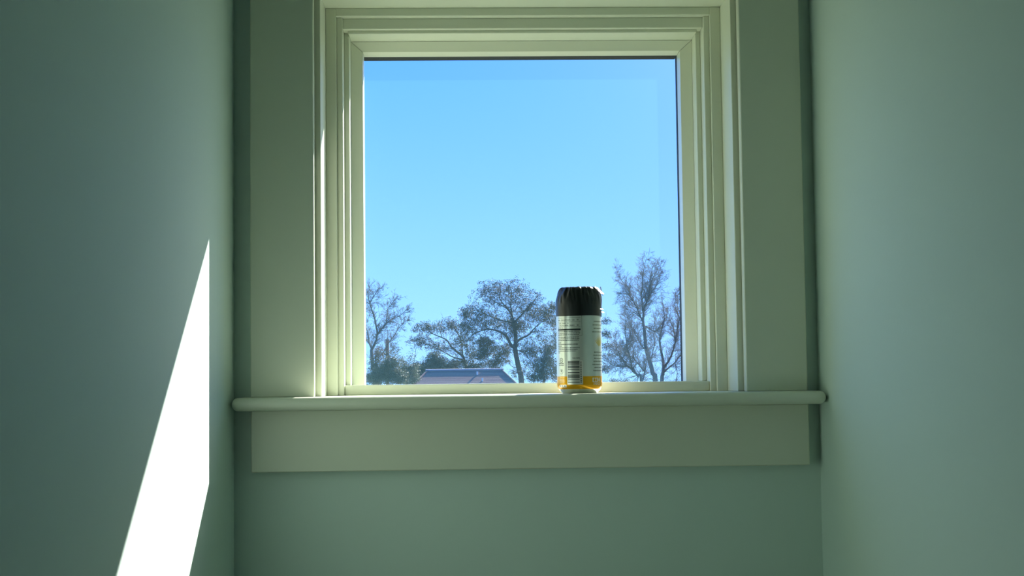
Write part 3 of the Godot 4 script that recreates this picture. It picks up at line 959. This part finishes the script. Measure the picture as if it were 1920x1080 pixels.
# the print on the can: 0.1 mm to a pixel, angle 0 faces the room
func label_print() -> Image:
	var im := Image.create(2048, 1170, false, Image.FORMAT_RGB8)
	im.fill(Color(0.86, 0.885, 0.86))
	var ink := Color(0.20, 0.23, 0.25)
	var grey := Color(0.42, 0.43, 0.38)
	var gold := Color(0.80, 0.74, 0.46)
	var yellow := Color(0.92, 0.66, 0.03)
	var white := Color(0.95, 0.95, 0.92)
	bar(im, -180, 180, 0.0245, 0.0, yellow)
	# facts panel
	for y in [0.1092, 0.1035, 0.0965]:
		bar(im, -70, 0, y, y - 0.00028, ink)
	write(im, "TOTAL CARBOHYDRATE <1G", -70, 0.1068, 0.0018, ink)
	write(im, "0%", -9, 0.1072, 0.0020, ink)
	write(im, "TOTAL SUGARS 0G", -66, 0.1022, 0.0017, ink)
	write(im, "INCL 0G ADDED SUGARS", -62, 0.0990, 0.0017, ink)
	write(im, "0%", -9, 0.0993, 0.0020, ink)
	write(im, "PROTEIN 0G", -70, 0.0953, 0.0016, ink)
	bar(im, -70, 0, 0.0932, 0.0908, ink)
	bar(im, 3.0, 3.5, 0.118, 0.0830, ink)
	bar(im, -72, 3.5, 0.0832, 0.0829, ink)
	# lines too fine to read
	for l in [[0.0898, -70, -2], [0.0874, -70, -1], [0.0850, -70, -4], [0.0815, -70, -4], [0.0792, -70, -3], [0.0769, -70, -5], [0.0735, -70, -56], [0.0712, -70, -7], [0.0688, -70, -54], [0.0662, -70, -3], [0.0638, -70, -8], [0.0614, -70, -12], [0.0592, -70, -62], [0.0512, -22, -3], [0.0437, -68, -48], [0.0412, -68, -46]]:
		fine(im, l[1], l[2], l[0], 0.0014, ink)
	# round mark and shield mark
	ring(im, -57, 0.0478, 0.0034, 0.0007, ink)
	bar(im, -60, -54, 0.0484, 0.0478, ink)
	bar(im, -60.5, -59, 0.0497, 0.0460, ink)
	bar(im, -55, -53.6, 0.0497, 0.0450, ink)
	ring(im, -57, 0.0315, 0.0034, 0.0004, ink)
	for k in 9:
		bar(im, -57 - (9 - k) * 0.33, -57 + (9 - k) * 0.33, 0.0333 - k * 0.0004, 0.0329 - k * 0.0004, ink if k < 3 or k % 2 else white)
	# barcode, its bars lying across the can
	bar(im, -37, 4, 0.0475, 0.0128, white)
	var y := 0.0470
	var r := RandomNumberGenerator.new()
	r.seed = 3
	while y > 0.0150:
		var t := r.randi_range(1, 4) * 0.00033
		bar(im, -35, -4, y, y - t, ink)
		y -= t + r.randi_range(1, 3) * 0.00033
	for k in 12:
		bar(im, -2.5, 1.0, 0.0455 - k * 0.0026, 0.0440 - k * 0.0026, ink)
		bar(im, -1.4, 0.0, 0.0450 - k * 0.0026, 0.0445 - k * 0.0026, white)
	# small box and lines on the band
	bar(im, -67, -40, 0.0125, 0.0088, white)
	for k in 3:
		bar(im, -64 + k * 8, -59 + k * 8, 0.0113, 0.0101, ink)
	for k in 5:
		fine(im, -66, -46, 0.0228 - k * 0.0018, 0.0009, white)
	# the front of the can, seen at its edge: pale lines, a gold emblem, more lines
	for l in [[0.1040, 37, 128], [0.0990, 33, 132], [0.0940, 36, 130], [0.0890, 31, 135]]:
		fine(im, l[1], l[2], l[0], 0.0019, grey)
	for k in 11:                       # a spray of slim upright leaves
		var a := -0.9 + 1.8 * k / 10.0
		for j in 44:
			var q := 0.002 + 0.0004 * j
			blot(im, 58.0 + sin(a) * q / 0.000576 * 0.75, 0.0655 + cos(a) * q, 0.0006 * sin(PI * (j + 1) / 45.0), gold)
	for l in [[0.0595, 36, 128], [0.0551, 34, 130], [0.0507, 36, 128], [0.0463, 34, 132], [0.0419, 30, 136], [0.0375, 37, 126], [0.0331, 33, 132]]:
		fine(im, l[1], l[2], l[0], 0.0021, grey)
	write(im, "EIDO", 30, 0.0222, 0.0062, white, 0.9)
	write(im, "STEXCI", 33, 0.0152, 0.0030, white)
	return im


func bar(im: Image, a0: float, a1: float, y0: float, y1: float, c: Color) -> void:
	var x := int(round((a0 + 180.0) / 360.0 * im.get_width()))
	var x2 := int(round((a1 + 180.0) / 360.0 * im.get_width()))
	var t := int(round((LABEL_TOP - y0) / LABEL_TOP * im.get_height()))
	var b := int(round((LABEL_TOP - y1) / LABEL_TOP * im.get_height()))
	im.fill_rect(Rect2i(x, t, maxi(x2 - x, 1), maxi(b - t, 1)), c)


func blot(im: Image, a: float, y: float, r: float, c: Color) -> void:
	bar(im, a - r / 0.000576, a + r / 0.000576, y + r, y - r, c)


func ring(im: Image, a: float, y: float, r: float, t: float, c: Color) -> void:
	for k in 90:
		var q := TAU * k / 90
		blot(im, a + sin(q) * r / 0.000576, y + cos(q) * r, t / 2, c)


func fine(im: Image, a0: float, a1: float, y: float, h: float, c: Color) -> void:
	var a := a0
	var e := 0.5 * h / 0.0014
	while a < a1:
		var word := minf(a + rng.randf_range(2.0, 7.0) * e, a1)
		while a < word:
			var letter := rng.randf_range(0.45, 0.8) * e
			bar(im, a, a + letter, y + h * rng.randf_range(0.0, 0.3), y - h * rng.randf_range(0.65, 0.8), c)
			a += letter + 0.18 * e
		a += 1.0 * e


func write(im: Image, text: String, a: float, y: float, h: float, c: Color, fat := 1.0) -> void:
	var cell := h / 5.0
	var step := cell / 0.000576
	for ch in text:
		if GLYPHS.has(ch):
			for row in 5:
				var bits := int(GLYPHS[ch][row])
				for k in 3:
					if bits & (4 >> k):
						bar(im, a + k * step * fat, a + (k + 1) * step * fat, y - row * cell, y - (row + 1) * cell, c)
		a += 4.0 * step * fat
